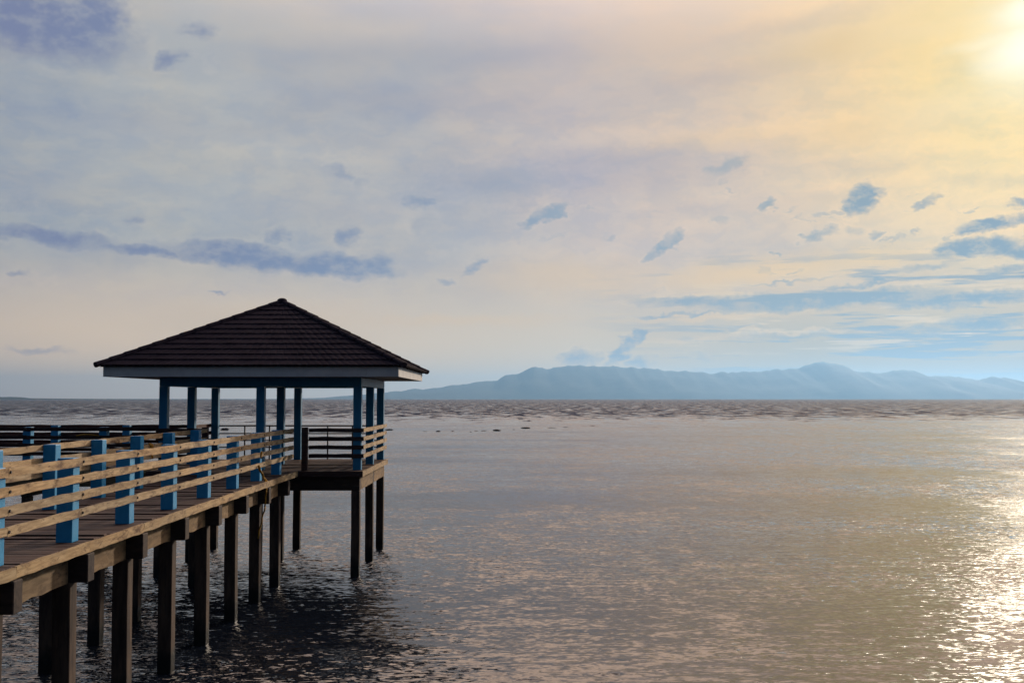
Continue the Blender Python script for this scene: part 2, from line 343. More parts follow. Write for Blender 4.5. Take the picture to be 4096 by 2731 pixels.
def make_sea_mat():
    m, t, b = new_mat("sea_water")
    pos = t.n.new('ShaderNodeNewGeometry').outputs['Position']
    px, py, pz = t.xyz(pos)
    # open water beyond the reef is choppier; the line wanders
    w, _ = t.noise(t.mapping(pos, sc=(0.006, 0.02, 1)), 1.0, 4.0, 0.6, dims='2D')
    edge = t.math('ADD', py, t.math('MULTIPLY', t.math('SUBTRACT', w, 0.5), 90.0))
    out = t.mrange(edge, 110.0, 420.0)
    # calmer and rougher patches of wind on the lagoon
    pch, _ = t.noise(t.mapping(pos, sc=(0.02, 0.06, 1)), 1.0, 3.0, 0.55, dims='2D')
    pch = t.mrange(pch, 0.30, 0.70, 0.4, 1.6)
    def slopes(sc, detail, rough, loc):
        _, c = t.noise(t.mapping(pos, loc=loc, sc=sc), 1.0, detail, rough, 0.3, dims='2D')
        return t.vmath('SUBTRACT', c, (0.5, 0.5, 0.5))
    fine = slopes((4.6, 9.0, 1), 2.0, 0.55, (0, 0, 0))
    mid = slopes((1.1, 2.9, 1), 2.0, 0.5, (17, 5, 0))
    far = slopes((0.16, 0.42, 1), 3.0, 0.6, (3, 9, 0))
    # cat's paws: scattered ruffled spots with steep little wavelets
    cp, _ = t.noise(t.mapping(pos, loc=(5, 3, 0), sc=(1.3, 3.4, 1)), 1.0, 3.0, 0.6, dims='2D')
    cp = t.mrange(cp, 0.55, 0.72, 0.0, 1.0)
    big = slopes((0.35, 0.55, 1), 2.0, 0.55, (8, 21, 0))
    near = t.vmath('ADD', t.vmath('MULTIPLY', fine, (1.05, 0.58, 0)), t.vmath('MULTIPLY', mid, (0.75, 0.46, 0)))
    near = t.vmath('ADD', near, t.vmath('SCALE', t.vmath('MULTIPLY', fine, (2.2, 1.6, 0)), cp))
    near = t.vmath('ADD', near, t.vmath('MULTIPLY', big, (0.15, 0.30, 0)))
    # wave groups too long for single crests to be seen from afar
    _, grp = t.noise(t.mapping(pos, loc=(2, 7, 0), sc=(0.11, 0.045, 1)), 1.0, 4.0, 0.65, dims='2D')
    grp = t.vmath('SUBTRACT', grp, (0.5, 0.5, 0.5))
    near = t.vmath('ADD', t.vmath('SCALE', near, pch), t.vmath('MULTIPLY', grp, (0.10, 0.25, 0)))
    open_ = t.vmath('ADD', t.vmath('MULTIPLY', fine, (1.6, 1.2, 0)), t.vmath('ADD', t.vmath('MULTIPLY', far, (0.8, 1.3, 0)), t.vmath('MULTIPLY', mid, (0.9, 1.0, 0))))
    _, gro = t.noise(t.mapping(pos, loc=(9, 1, 0), sc=(0.08, 0.02, 1)), 1.0, 5.0, 0.7, dims='2D')
    open_ = t.vmath('ADD', open_, t.vmath('MULTIPLY', t.vmath('SUBTRACT', gro, (0.5, 0.5, 0.5)), (0.4, 1.1, 0)))
    slope = t.mix(out, near, open_)
    # waves run in to the shore: short steep fronts on the pier side, long gentle backs
    qx, qy, qz = t.xyz(slope)
    fc, _ = t.noise(t.mapping(pos, loc=(6, 13, 0), sc=(0.16, 0.06, 1)), 1.0, 7.0, 0.74, dims='2D')
    steep = t.mrange(t.math('ADD', fc, t.math('MULTIPLY', t.math('SUBTRACT', out, 1.0), 0.28)), 0.45, 0.52, 0.0, 0.56)      # broken chop offshore
    slope = t.comb(qx, t.math('SUBTRACT', t.math('MINIMUM', qy, t.math('MULTIPLY', qy, 0.15)), t.math('ADD', 0.065, steep)), 0.0)
    nrm = t.vmath('NORMALIZE', t.vmath('ADD', slope, (0, 0, 1)))
    t.put(b.inputs['Normal'], nrm)
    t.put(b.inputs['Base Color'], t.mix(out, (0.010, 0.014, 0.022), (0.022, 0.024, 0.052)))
    b.inputs['Roughness'].default_value = 0.06
    b.inputs['IOR'].default_value = 1.45
    return m
M_SEA = make_sea_mat()

def simple(name, c1, c2, scale=3.0, rough=0.9):
    m, t, b = new_mat(name)
    n, _ = t.noise(t.n.new('ShaderNodeTexCoord').outputs['Object'], scale, 5.0, 0.65)
    t.put(b.inputs['Base Color'], t.mix(t.mrange(n, 0.3, 0.7), c1, c2))
    b.inputs['Roughness'].default_value = rough
    b.inputs['Specular IOR Level'].default_value = 0.15
    return m
M_FOREST = simple("forested_slope", (0.022, 0.036, 0.026), (0.04, 0.058, 0.04), 0.004)
M_ROCK = simple("dark_reef_rock", (0.02, 0.018, 0.02), (0.05, 0.042, 0.04), 3.0, 0.8)

# ------------------------------------------------------------------ object helpers
def add_box(bm, x0, x1, y0, y1, z0, z1, bev=0.0):
    r = bmesh.ops.create_cube(bm, size=1.0)
    vs = r['verts']
    for v in vs:
        v.co = Vector((x0 + (v.co.x + 0.5) * (x1 - x0), y0 + (v.co.y + 0.5) * (y1 - y0), z0 + (v.co.z + 0.5) * (z1 - z0)))
    if bev > 0:
        es = {e for v in vs for e in v.link_edges}
        bmesh.ops.bevel(bm, geom=list(es), offset=bev, segments=1, affect='EDGES', profile=0.5)
    return vs
def add_tube(bm, pts, r, seg=8):
    pts = [Vector(p) for p in pts]
    rings = []
    for i, p in enumerate(pts):
        d = (pts[min(i + 1, len(pts) - 1)] - pts[max(i - 1, 0)]).normalized()
        a = d.cross(Vector((0.13, 0.31, 0.94)))
        if a.length < 1e-3: a = d.cross(Vector((1, 0, 0)))
        a.normalize(); c = d.cross(a)
        rr = r[i] if isinstance(r, (list, tuple)) else r
        rings.append([bm.verts.new(p + (a * math.cos(k * 2 * math.pi / seg) + c * math.sin(k * 2 * math.pi / seg)) * rr) for k in range(seg)])
    for A, B in zip(rings, rings[1:]):
        for k in range(seg):
            bm.faces.new((A[k], A[(k + 1) % seg], B[(k + 1) % seg], B[k]))
    bm.faces.new(rings[0][::-1]); bm.faces.new(rings[-1])
def to_mesh(name, bm, mat, smooth=False):
    bmesh.ops.recalc_face_normals(bm, faces=bm.faces)
    me = bpy.data.meshes.new(name); bm.to_mesh(me); bm.free()
    me.materials.append(mat)
    if smooth:
        for p in me.polygons: p.use_smooth = True
    return me
def tag(o, label=None, cat=None, group=None, kind=None):
    if label: o['label'] = label
    if cat: o['category'] = cat
    if group: o['group'] = group
    if kind: o['kind'] = kind
    return o
def thing(name, label, cat, loc, group=None):
    o = bpy.data.objects.new(name, None); COL.objects.link(o)
    o.empty_display_size = 0.2
    o.location = loc
    return tag(o, label, cat, group)
def part(name, me, parent, world, rotz=0.0, base=None):
    """link a mesh as a part; world is its place in the scene, base the world place of its parent"""
    o = bpy.data.objects.new(name, me); COL.objects.link(o)
    o.parent = parent
    b = base if base is not None else parent.location
    o.location = Vector(world) - Vector(b)
    o.rotation_euler = (0, 0, rotz)
    return o
def box_mesh(name, lx, ly, lz, mat, bev=0.008, wob=0.0, seg=1, seed=0):
    """box centred in x and y, standing on z = 0; long in x; wob makes sawn edges uneven"""
    bm = bmesh.new()
    add_box(bm, -lx / 2, lx / 2, -ly / 2, ly / 2, 0, lz, 0)
    if seg > 1:
        long_e = [e for e in bm.edges if abs(e.verts[0].co.x - e.verts[1].co.x) > 1e-6]
        bmesh.ops.subdivide_edges(bm, edges=long_e, cuts=seg - 1)
    if bev > 0 and seg == 1:
        bmesh.ops.bevel(bm, geom=list(bm.edges), offset=bev, segments=1, affect='EDGES', profile=0.5)
    if wob > 0:
        rr = random.Random(seed)
        ks = {}
        for v in bm.verts:
            k = (round(v.co.x, 3), v.co.z > lz / 2)
            if k not in ks: ks[k] = (rr.uniform(-wob, wob), rr.uniform(-wob, wob) * 0.4)
            v.co.z += ks[k][0]; v.co.y += ks[k][1]
    return to_mesh(name, bm, mat)
def upright_mesh(name, w, d, h, mat, bev=0.012, lean=0.0, seed=0):
    bm = bmesh.new()
    add_box(bm, -w / 2, w / 2, -d / 2, d / 2, 0, h, 0)
    es = [e for e in bm.edges if abs(e.verts[0].co.z - e.verts[1].co.z) > 1e-6]
    bmesh.ops.subdivide_edges(bm, edges=es, cuts=5)
    rr = random.Random(seed)
    off = {}
    for v in bm.verts:
        k = round(v.co.z, 3)
        if k not in off: off[k] = (rr.uniform(-lean, lean), rr.uniform(-lean, lean))
        v.co.x += off[k][0]; v.co.y += off[k][1]
    if bev > 0:
        be = [e for e in bm.edges if len(e.link_faces) == 2 and e.calc_face_angle(0) > 0.8]
        bmesh.ops.bevel(bm, geom=be, offset=bev, segments=2, affect='EDGES', profile=0.6)
    return to_mesh(name, bm, mat)

DECK = 3.2                                  # deck top above the water
PITCH = 2.54
BENTS = [17.30 + PITCH * k for k in range(-4, 7)]     # post and pile rows along the walkway
POST_H = 1.285
RAIL_TOP = [1.285, 1.025, 0.768, 0.50]
RAIL_H = 0.122

# ------------------------------------------------------------------ setting: sea, mountains, low land, air
def quad_sheet(name, x0, x1, y0, y1, z, mat, n=24):
    bm = bmesh.new()
    xs = [x0 + (x1 - x0) * i / n for i in range(n + 1)]
    ys = [y0 + (y1 - y0) * i / n for i in range(n + 1)]
    g = [[bm.verts.new((x, y, z)) for x in xs] for y in ys]
    for j in range(n):
        for i in range(n):
            bm.faces.new((g[j][i], g[j][i + 1], g[j + 1][i + 1], g[j + 1][i]))
    o = bpy.data.objects.new(name, to_mesh(name, bm, mat)); COL.objects.link(o)
    return o
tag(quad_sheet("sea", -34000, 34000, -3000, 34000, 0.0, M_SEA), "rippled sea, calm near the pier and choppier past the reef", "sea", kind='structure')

def land(name, prof, dist, depth, label, cat, rough, seed, step=1):
    """a range of hills: silhouette heights along x, rising and falling over its depth"""
    bm = bmesh.new()
    xs = []
    for (xa, ha), (xb, hb) in zip(prof, prof[1:]):
        n = max(1, int(abs(xb - xa) / (60 * step)))
        for k in range(n):
            f = k / n
            f2 = f * f * (3 - 2 * f) * 0.35 + f * 0.65
            xs.append((xa + (xb - xa) * f, ha + (hb - ha) * f2))
    xs.append(prof[-1])
    rows = 22
    g = []
    for j in range(rows + 1):
        t = j / rows
        s = (1.0 - abs(2 * t - 1)) ** 0.85
        row = []
        for (x, h) in xs:
            nz = mnoise.fractal(Vector((x / 420.0 / step, t * 6.0, seed)), 1.0, 2.0, 5)
            fade = 1.0 - abs(2 * t - 1)
            hh = h * s * (1.0 + 0.22 * nz * (1 - fade)) + nz * rough * min(1.0, h / 150.0) * (0.25 + 0.6 * (1 - fade))
            hh += min(1.0, h / 250.0) * 34.0 * mnoise.fractal(Vector((x / 170.0 / step, seed, 2.0)), 1.0, 2.0, 3) * fade
            if j in (0, rows): hh = -2.0
            row.append(bm.verts.new((x + (t - 0.5) * 0.06 * x, dist + (t - 0.5) * depth, max(hh, -2.0))))
        g.append(row)
    for A, B in zip(g, g[1:]):
        for i in range(len(A) - 1):
            bm.faces.new((A[i], A[i + 1], B[i + 1], B[i]))
    o = bpy.data.objects.new(name, to_mesh(name, bm, M_FOREST, True)); COL.objects.link(o)
    tag(o, label, cat, kind='structure')
RIDGE = [
    (-4022, 2), (-3350, 22), (-2813, 66), (-2258, 120),
    (-1662, 174), (-1067, 241), (-327, 331), (9, 438),
    (413, 564), (610, 537), (1005, 586), (1355, 595),
    (1749, 586), (2242, 555), (2740, 505), (3479, 469),
    (4076, 469), (4471, 492), (4767, 528), (5112, 541),
    (5365, 635), (5661, 667), (5858, 617), (6201, 487),
    (6595, 456), (6843, 519), (7193, 528), (7388, 420),
    (7832, 407), (8373, 331), (8576, 393), (8822, 380),
    (9166, 308), (10092, 263), (11433, 151), (14116, 8),
]
land("mountains", RIDGE, 20000.0, 6000.0, "long blue volcanic mountain range across the water", "mountains", 16.0, 3.7)
land("low_island", [(-16000, 10), (-9000, 34), (-7600, 31), (-5600, 28), (-4900, 26), (-4300, 21), (-3960, 18), (-3920, 9), (-3600, 6), (-3300, 4), (-2900, 2), (-2500, -2)], 9000.0, 1200.0,
     "low strip of dark wooded land at the far left of the horizon", "island", 5.0, 9.1, 0.5)

def make_haze():
    bm = bmesh.new(); add_box(bm, -35000, 35000, -4000, 35000, -1.0, 705.0)
    m = bpy.data.materials.new("air_haze"); m.use_nodes = True
    m.cycles.volume_sampling = 'MULTIPLE_IMPORTANCE'
    t = NT(m.node_tree); t.n.clear()
    pv = t.n.new('ShaderNodeVolumePrincipled')
    pv.inputs['Color'].default_value = (0.30, 0.60, 1.0, 1)
    pv.inputs['Density'].default_value = HAZE
    pv.inputs['Anisotropy'].default_value = 0.6
    ou = t.n.new('ShaderNodeOutputMaterial')
    t.l.new(pv.outputs[0], ou.inputs['Volume'])
    o = bpy.data.objects.new("haze", to_mesh("haze", bm, m)); COL.objects.link(o)
    tag(o, "pale blue sea haze between the pier and the mountains", "haze", kind='stuff')
HAZE = 4.1e-5
make_haze()

# ------------------------------------------------------------------ planked decks
def deck_mesh(name, x0, x1, y0, y1, along_x, mat, pw=0.145, gap=0.012, th=0.045, seed=1):
    """separate planks with gaps; along_x: the planks run in x and are laid one after another in y"""
    rr = random.Random(seed); bm = bmesh.new()
    a, b = (y0, y1) if along_x else (x0, x1)
    p = a
    while p < b - 0.03:
        q = min(p + pw * rr.uniform(0.92, 1.08), b)
        dz = rr.gauss(0, 0.004) + (0.02 if rr.random() < 0.05 else 0)
        e0, e1 = rr.uniform(-0.012, 0.006), rr.uniform(-0.006, 0.012)
        if along_x: add_box(bm, x0 + e0, x1 + e1, p, q - gap, -th + dz, dz, 0.004)
        else: add_box(bm, p, q - gap, y0 + e0, y1 + e1, -th + dz, dz, 0.004)
        p = q
    return to_mesh(name, bm, mat)

# ------------------------------------------------------------------ the walkway
WX0, WX1 = -9.50, -6.545
wk = thing("pier_walkway", "long plank walkway on square piles leading out to the roofed pavilion", "pier", (-8.05, 20.0, DECK))
Y_START, Y_END = BENTS[0] - 0.3, 33.96
part("deck", deck_mesh("deck", WX0 + 8.05, WX1 + 8.05, Y_START - 20, Y_END - 20, True, M_DECK), wk, (-8.05, 20, DECK))
edges = [box_mesh("edge_board", PITCH - 0.006, 0.045, 0.155, M_EDGE, 0, 0.009, 9, s) for s in range(4)]
last_edge = box_mesh("edge_board", 33.96 - BENTS[-1] - 0.006, 0.045, 0.155, M_EDGE, 0, 0.007, 6, 9)
stringers = [box_mesh("stringer", PITCH - 0.28, 0.20, 0.545, M_STRINGER, 0, 0.018, 7, 20 + s) for s in range(3)]
last_str = box_mesh("stringer", 33.96 - BENTS[-1] - 0.14, 0.20, 0.545, M_STRINGER, 0, 0.012, 6, 29)
caps = [box_mesh("cross_beam", 3.08, 0.27, 0.43, M_CAP, 0.012)]
piles = [upright_mesh("pile", 0.275, 0.275, 4.5 + 2.5 - 0.0, M_PILE, 0.02, 0.010, s) for s in range(3)]
def pile_at(parent, x, y, top, k):
    return part("pile", piles[k % 3], parent, (x, y, top - 7.0))
for i, y in enumerate(BENTS):
    last = i == len(BENTS) - 1
    for sx_ in (1, -1):
        ex = WX1 + 0.026 if sx_ > 0 else WX0 - 0.026
        if last: part("edge_board", last_edge, wk, (ex, (y + 33.96) / 2, DECK - 0.155), R(90))
        else: part("edge_board", edges[(i + (sx_ > 0)) % 4], wk, (ex, y + PITCH / 2, DECK - 0.155), R(90))
        stx = -6.865 if sx_ > 0 else -9.15
        if last: part("stringer", last_str, wk, (stx, (y + 0.14 + 33.96) / 2, DECK - 0.605), R(90))
        else: part("stringer", stringers[i % 3], wk, (stx, y + PITCH / 2, DECK - 0.605), R(90))
        pile_at(wk, -6.86 if sx_ > 0 else -9.205, y, DECK - 0.60, i + (sx_ > 0))
    part("cross_beam", caps[0], wk, (-8.01, y, DECK - 0.60))

# ------------------------------------------------------------------ railings
post_mesh = [upright_mesh("post", 0.25, 0.26, POST_H, M_BLUE, 0.012, 0.002, s) for s in range(3)]
def bolt_mesh():
    bm = bmesh.new()
    bmesh.ops.create_cone(bm, cap_ends=True, segments=10, radius1=0.024, radius2=0.018, depth=0.02)
    bmesh.ops.rotate(bm, verts=bm.verts, cent=(0, 0, 0), matrix=Matrix.Rotation(R(90), 3, 'X'))
    return to_mesh("bolt", bm, M_IRON)
BOLT = bolt_mesh()
RAILS = {}
def rail_mesh(length, mat, h=RAIL_H, th=0.042):
    k = (round(length, 3), mat.name)
    if k not in RAILS:
        RAILS[k] = [box_mesh("rail", length, th, h, mat, 0, 0.007, 8, 40 + s) for s in range(4)]
    return random.choice(RAILS[k])
def rail(parent, x0, y0, x1, y1, mat, tops=RAIL_TOP, bolts=None, dz=0.0):
    L = math.hypot(x1 - x0, y1 - y0)
    rz = math.atan2(y1 - y0, x1 - x0)
    for tp in tops:
        o = part("rail", rail_mesh(L, mat), parent, ((x0 + x1) / 2, (y0 + y1) / 2, DECK + tp - RAIL_H + random.uniform(-0.006, 0.006) + dz), rz)
        if bolts is not None:
            b = bpy.data.objects.new("bolt", BOLT); COL.objects.link(b); b.parent = o
            b.location = (-L / 2 + 0.035, bolts, RAIL_H / 2 + random.uniform(-0.01, 0.01))

GR = "railings of the pier"
ra = thing("railing", "sunlit tan plank railing on blue posts along the near right edge of the walkway", "railing", (-6.85, 20, DECK), GR)
for i, y in enumerate(BENTS):
    part("post", post_mesh[i % 3], ra, (-6.85, y, DECK + 0.002))
    y1 = BENTS[i + 1] if i + 1 < len(BENTS) else 34.24
    rail(ra, -6.70, y + 0.12, -6.70, (y1 + 0.112) if i + 1 < len(BENTS) else y1, M_RAIL, bolts=-0.028)
rb = thing("railing", "plank railing on blue posts along the far left side of the walkway", "railing", (-9.2, 20, DECK), GR)
for i, y in enumerate(BENTS):
    part("post", post_mesh[(i + 1) % 3], rb, (-9.2, y, DECK + 0.002))
    y1 = BENTS[i + 1] if i + 1 < len(BENTS) else 34.24
    rail(rb, -9.348, y + 0.12, -9.348, (y1 + 0.112) if i + 1 < len(BENTS) else y1, M_RAIL)

# front of the pavilion, right of the walkway
rc = thing("railing", "dark plank railing on the shaded pavilion front right of the walkway", "railing", (-5.5, 34.4, DECK), GR)
cpost = upright_mesh("corner_post", 0.18, 0.18, 1.32, M_DARKRAIL, 0.012, 0.002, 5)
part("corner_post", cpost, rc, (-6.36, 34.34, DECK + 0.002))
rail(rc, -6.265, 34.474, -4.57, 34.474, M_DARKRAIL)
rd = thing("railing", "dark plank railing on the pavilion front left of the walkway", "railing", (-10.2, 34.4, DECK), GR)
part("corner_post", cpost, rd, (-9.42, 34.34, DECK + 0.002))
rail(rd, -10.98, 34.474, -9.515, 34.474, M_DARKRAIL)
re_ = thing("railing", "sunlit plank railing nailed along the pavilion's right seaward side", "railing", (-4.6, 37.6, DECK), GR)
rail(re_, -4.59, 34.50, -4.59, 37.60, M_RAIL); rail(re_, -4.59, 37.605, -4.59, 40.80, M_RAIL)
rf = thing("railing", "dark red plank railing between the two rear left columns of the pavilion", "railing", (-10.94, 39.3, DECK), GR)
rail(rf, -10.94, 38.66, -10.94, 40.78, M_REDRAIL)
pipe = thing("pipe_railing", "thin dark iron pipe railing across the back of the pavilion", "railing", (-7.78, 40.7, DECK))
def tube_mesh(name, a, b, r, mat):
    bm = bmesh.new(); add_tube(bm, [a, b], r, 10); return to_mesh(name, bm, mat, True)
for h in (1.215, 0.935, 0.685, 0.435):
    part("rail", tube_mesh("rail", (-3.1, 0, 0), (3.1, 0, 0), 0.022 if h < 1.2 else 0.027, M_IRON), pipe, (-7.78, 40.72, DECK + h))
for px_ in (-9.73, -8.83, -6.71, -5.81):
    part("post", tube_mesh("post", (0, 0, 0), (0, 0, 1.21), 0.026, M_IRON), pipe, (px_, 40.72, DECK + 0.002))

# ------------------------------------------------------------------ side jetty running left from the pavilion
JX0, JX1, JY0, JY1 = -32.0, -11.14, 35.62, 38.62
sj = thing("side_jetty", "narrow side jetty branching off left from the pavilion", "pier", (-20, 37.1, DECK))
part("deck", deck_mesh("deck", JX0 + 20, JX1 + 20, JY0 - 37.1, JY1 - 37.1, False, M_DECK, seed=4), sj, (-20, 37.1, DECK))
jposts = [-13.12 - 2.44 * k for k in range(8)]
for yy in (JY0 - 0.024, JY1 + 0.024):
    part("edge_board", box_mesh("edge_board", JX1 - JX0, 0.045, 0.155, M_EDGE, 0, 0.008, 40, 71), sj, ((JX0 + JX1) / 2, yy, DECK - 0.155))
for yy in (35.92, 38.30):
    part("stringer", box_mesh("stringer", JX1 - JX0, 0.2, 0.55, M_STRINGER, 0, 0.01, 20, 73), sj, ((JX0 + JX1) / 2, yy, DECK - 0.61))
jcap = box_mesh("cross_beam", 2.6, 0.27, 0.30, M_CAP, 0.012)
for k, x in enumerate(jposts):
    part("cross_beam", jcap, sj, (x, 37.11, DECK - 0.92), R(90))
    pile_at(sj, x, 36.0, DECK - 0.925, k); pile_at(sj, x, 38.25, DECK - 0.925, k + 1)
rg = thing("railing", "dark plank railing on the near side of the side jetty", "railing", (-20, 35.8, DECK), GR)
rh = thing("railing", "reddish plank railing on the far side of the side jetty", "railing", (-20, 38.45, DECK), GR)
for k, x in enumerate(jposts):
    part("post", post_mesh[k % 3], rg, (x, 35.98, DECK + 0.002)); part("post", post_mesh[(k + 1) % 3], rh, (x - 0.06, 38.3, DECK + 0.002))
xs_ = [JX1 + 0.1] + jposts
for a, b in zip(xs_, xs_[1:]):
    rail(rg, b, 35.826, a - 0.006, 35.826, M_DARKRAIL)
    rail(rh, b, 38.455, a - 0.006, 38.455, M_REDRAIL, dz=0.02)

# ------------------------------------------------------------------ the pavilion
PX0, PX1, PY0, PY1 = -11.10, -4.53, 34.0, 40.90
CX, CY = -7.78, 37.62
pav = thing("pavilion", "open square pavilion with brown tiled pyramid roof on blue columns at the pier end", "pavilion", (CX, CY, DECK))
part("deck", deck_mesh("deck", PX0 - CX + 0.03, PX1 - CX - 0.03, PY0 - CY + 0.03, PY1 - CY - 0.03, True, M_DECK, seed=8), pav, (CX, CY, DECK))
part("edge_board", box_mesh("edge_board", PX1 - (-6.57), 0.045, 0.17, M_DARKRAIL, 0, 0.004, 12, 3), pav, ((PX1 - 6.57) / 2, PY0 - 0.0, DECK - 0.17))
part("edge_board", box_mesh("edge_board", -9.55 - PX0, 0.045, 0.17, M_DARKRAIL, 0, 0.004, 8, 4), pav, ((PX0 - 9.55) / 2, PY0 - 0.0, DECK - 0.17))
part("edge_board", box_mesh("edge_board", PX1 - PX0, 0.045, 0.17, M_EDGE, 0, 0.006, 20, 5), pav, ((PX0 + PX1) / 2, PY1, DECK - 0.17))
part("edge_board", box_mesh("edge_board", PY1 - PY0 - 0.05, 0.045, 0.17, M_EDGE, 0, 0.008, 20, 6), pav, (PX1 - 0.022, (PY0 + PY1) / 2, DECK - 0.17), R(90))
part("edge_board", box_mesh("edge_board", PY1 - PY0 - 0.05, 0.045, 0.17, M_EDGE, 0, 0.008, 20, 7), pav, (PX0 + 0.022, (PY0 + PY1) / 2, DECK - 0.17), R(90))
ROWX = [-10.78, -7.78, -4.78]; ROWY = [34.625, 37.62, 40.62]
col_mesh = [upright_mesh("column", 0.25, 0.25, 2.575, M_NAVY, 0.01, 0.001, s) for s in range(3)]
ppile = [upright_mesh("pile", 0.26, 0.26, 7.0, M_PILE, 0.015, 0.008, 50 + s) for s in range(3)]
k = 0
for x in ROWX:
    for y in ROWY:
        part("column", col_mesh[k % 3], pav, (x, y, DECK + 0.002))
        part("pile", ppile[k % 3], pav, (x, y - (0.30 if y < 35 else 0.0), DECK - 0.605 - 7.0)); k += 1
for y in (34.325, 37.62, 40.62):     # deck beams
    part("deck_beam", box_mesh("deck_beam", 6.26, 0.26, 0.545, M_CAP if y < 40 else M_STRINGER, 0.01), pav, (CX, y, DECK - 0.6))
for x in ROWX:
    for y0_, y1_ in ((34.46, 37.485), (37.755, 40.485)):
        part("deck_beam", box_mesh("deck_beam", y1_ - y0_, 0.25, 0.54, M_STRINGER, 0, 0.008, 10, int(y0_)), pav, (x, (y0_ + y1_) / 2, DECK - 0.595), R(90))
ZB = DECK + 2.58
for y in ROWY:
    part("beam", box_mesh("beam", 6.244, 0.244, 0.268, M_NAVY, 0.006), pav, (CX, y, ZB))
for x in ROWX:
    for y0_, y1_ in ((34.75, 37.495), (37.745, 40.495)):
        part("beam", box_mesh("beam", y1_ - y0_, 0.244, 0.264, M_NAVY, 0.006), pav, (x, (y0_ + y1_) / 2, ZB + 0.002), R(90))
ZS = DECK + 2.852
part("soffit", box_mesh("soffit", 8.74, 8.74, 0.03, M_SOFFIT, 0), pav, (CX, CY, ZS + 0.004))
fb = box_mesh("fascia_board", 8.80, 0.03, 0.30, M_WHITE, 0.004)
fs = box_mesh("fascia_board", 8.738, 0.03, 0.30, M_WHITE, 0.004)
part("fascia_board", fb, pav, (CX, CY - 4.387, ZS)); part("fascia_board", fb, pav, (CX, CY + 4.387, ZS))
part("fascia_board", fs, pav, (CX + 4.387, CY, ZS), R(90)); part("fascia_board", fs, pav, (CX - 4.387, CY, ZS), R(90))

def roof_mesh():
    bm = bmesh.new()
    HW, Z0, Z1, N, WL = 4.54, 0.0, 2.29, 13, 0.215
    sl = math.atan2(Z1 - Z0, HW)
    nx, nz = math.sin(sl), math.cos(sl)
    for q in range(4):
        rot = Matrix.Rotation(q * math.pi / 2, 3, 'Z')
        def P(u, t, h):
            y = -HW * (1 - t)
            return rot @ Vector((u, y - nx * h, Z0 + (Z1 - Z0) * t + nz * h))
        for i in range(N):
            t0, t1 = i / N, min(1.0, (i + 1.12) / N)
            w0, w1 = HW * (1 - t0), HW * (1 - t1)
            n = max(6, int(2 * w0 / WL * 6))
            lo, up, bt = [], [], []
            for kk in range(n + 1):
                s = -1 + 2 * kk / n
                u = s * w0; uu = s * w1
                ph = (u / WL + (i % 2) * 0.0) * 2 * math.pi
                wv = 0.030 * (abs(math.sin(ph / 2)) ** 0.7) + 0.004 * math.sin(u * 7.3 + i * 2.1)
                dip = 0.03 * (1 - abs(math.sin(ph / 2))) / N
                lo.append(bm.verts.new(P(u, t0 + dip * 0 - 0.012 * abs(math.sin(ph / 2)) * 0.5, 0.034 + wv)))
                bt.append(bm.verts.new(P(u, t0 - 0.004, -0.012 + wv * 0.8)))
                wu = 0.020 * (abs(math.sin(uu / WL * math.pi)) ** 0.7)
                up.append(bm.verts.new(P(uu, t1, 0.006 + wu * 0.6)))
            for kk in range(n):
                if w1 > 1e-4: bm.faces.new((lo[kk], lo[kk + 1], up[kk + 1], up[kk]))
                else: bm.faces.new((lo[kk], lo[kk + 1], up[kk]))
                bm.faces.new((bt[kk], bt[kk + 1], lo[kk + 1], lo[kk]))
    # underlay so that no light leaks between the rows
    c = [bm.verts.new((sx2 * (HW - 0.05), sy2 * (HW - 0.05), -0.03)) for sx2, sy2 in ((-1, -1), (1, -1), (1, 1), (-1, 1))]
    ap = bm.verts.new((0, 0, Z1 - 0.06))
    for i in range(4): bm.faces.new((c[i], c[(i + 1) % 4], ap))
    bm.faces.new(c[::-1])
    me = bpy.data.meshes.new("roof"); bm.to_mesh(me); bm.free(); me.materials.append(M_TILE)
    return me
ZR = DECK + 3.175
roof = part("roof", roof_mesh(), pav, (CX, CY, ZR))
def hip_mesh():
    """half-round hip tiles, overlapping down the hip from the apex to the corner"""
    bm = bmesh.new()
    A = Vector((4.56, -4.56, 0.03)); B = Vector((0.0, 0.0, 2.31))
    ax = (B - A); L = ax.length; ax.normalize()
    side = ax.cross(Vector((0, 0, 1))).normalized(); up = side.cross(ax).normalized()
    n = 14
    for i in range(n):
        s0 = L * i / n - 0.02; s1 = L * (i + 1) / n + 0.05
        r0, r1 = 0.105, 0.078
        ra_, rb_ = [], []
        for k2 in range(9):
            a = math.pi * (-0.35 + 1.7 * k2 / 8)
            for lst, s, r in ((ra_, s0, r0), (rb_, s1, r1)):
                lst.append(bm.verts.new(A + ax * s + side * math.cos(a) * r * 1.25 + up * math.sin(a) * r * 0.85))
        for k2 in range(8): bm.faces.new((ra_[k2], ra_[k2 + 1], rb_[k2 + 1], rb_[k2]))
        bm.faces.new(ra_)
    return to_mesh("hip_cap", bm, M_TILE)
HIP = hip_mesh()
for q in range(4):
    h = bpy.data.objects.new("hip_cap", HIP); COL.objects.link(h); h.parent = roof; h.rotation_euler = (0, 0, q * math.pi / 2)
bm = bmesh.new(); bmesh.ops.create_uvsphere(bm, u_segments=16, v_segments=8, radius=0.17)
for v in bm.verts: v.co.z *= 0.55
h = bpy.data.objects.new("apex_cap", to_mesh("apex_cap", bm, M_TILE, True)); COL.objects.link(h); h.parent = roof; h.location = (0, 0, 2.33)

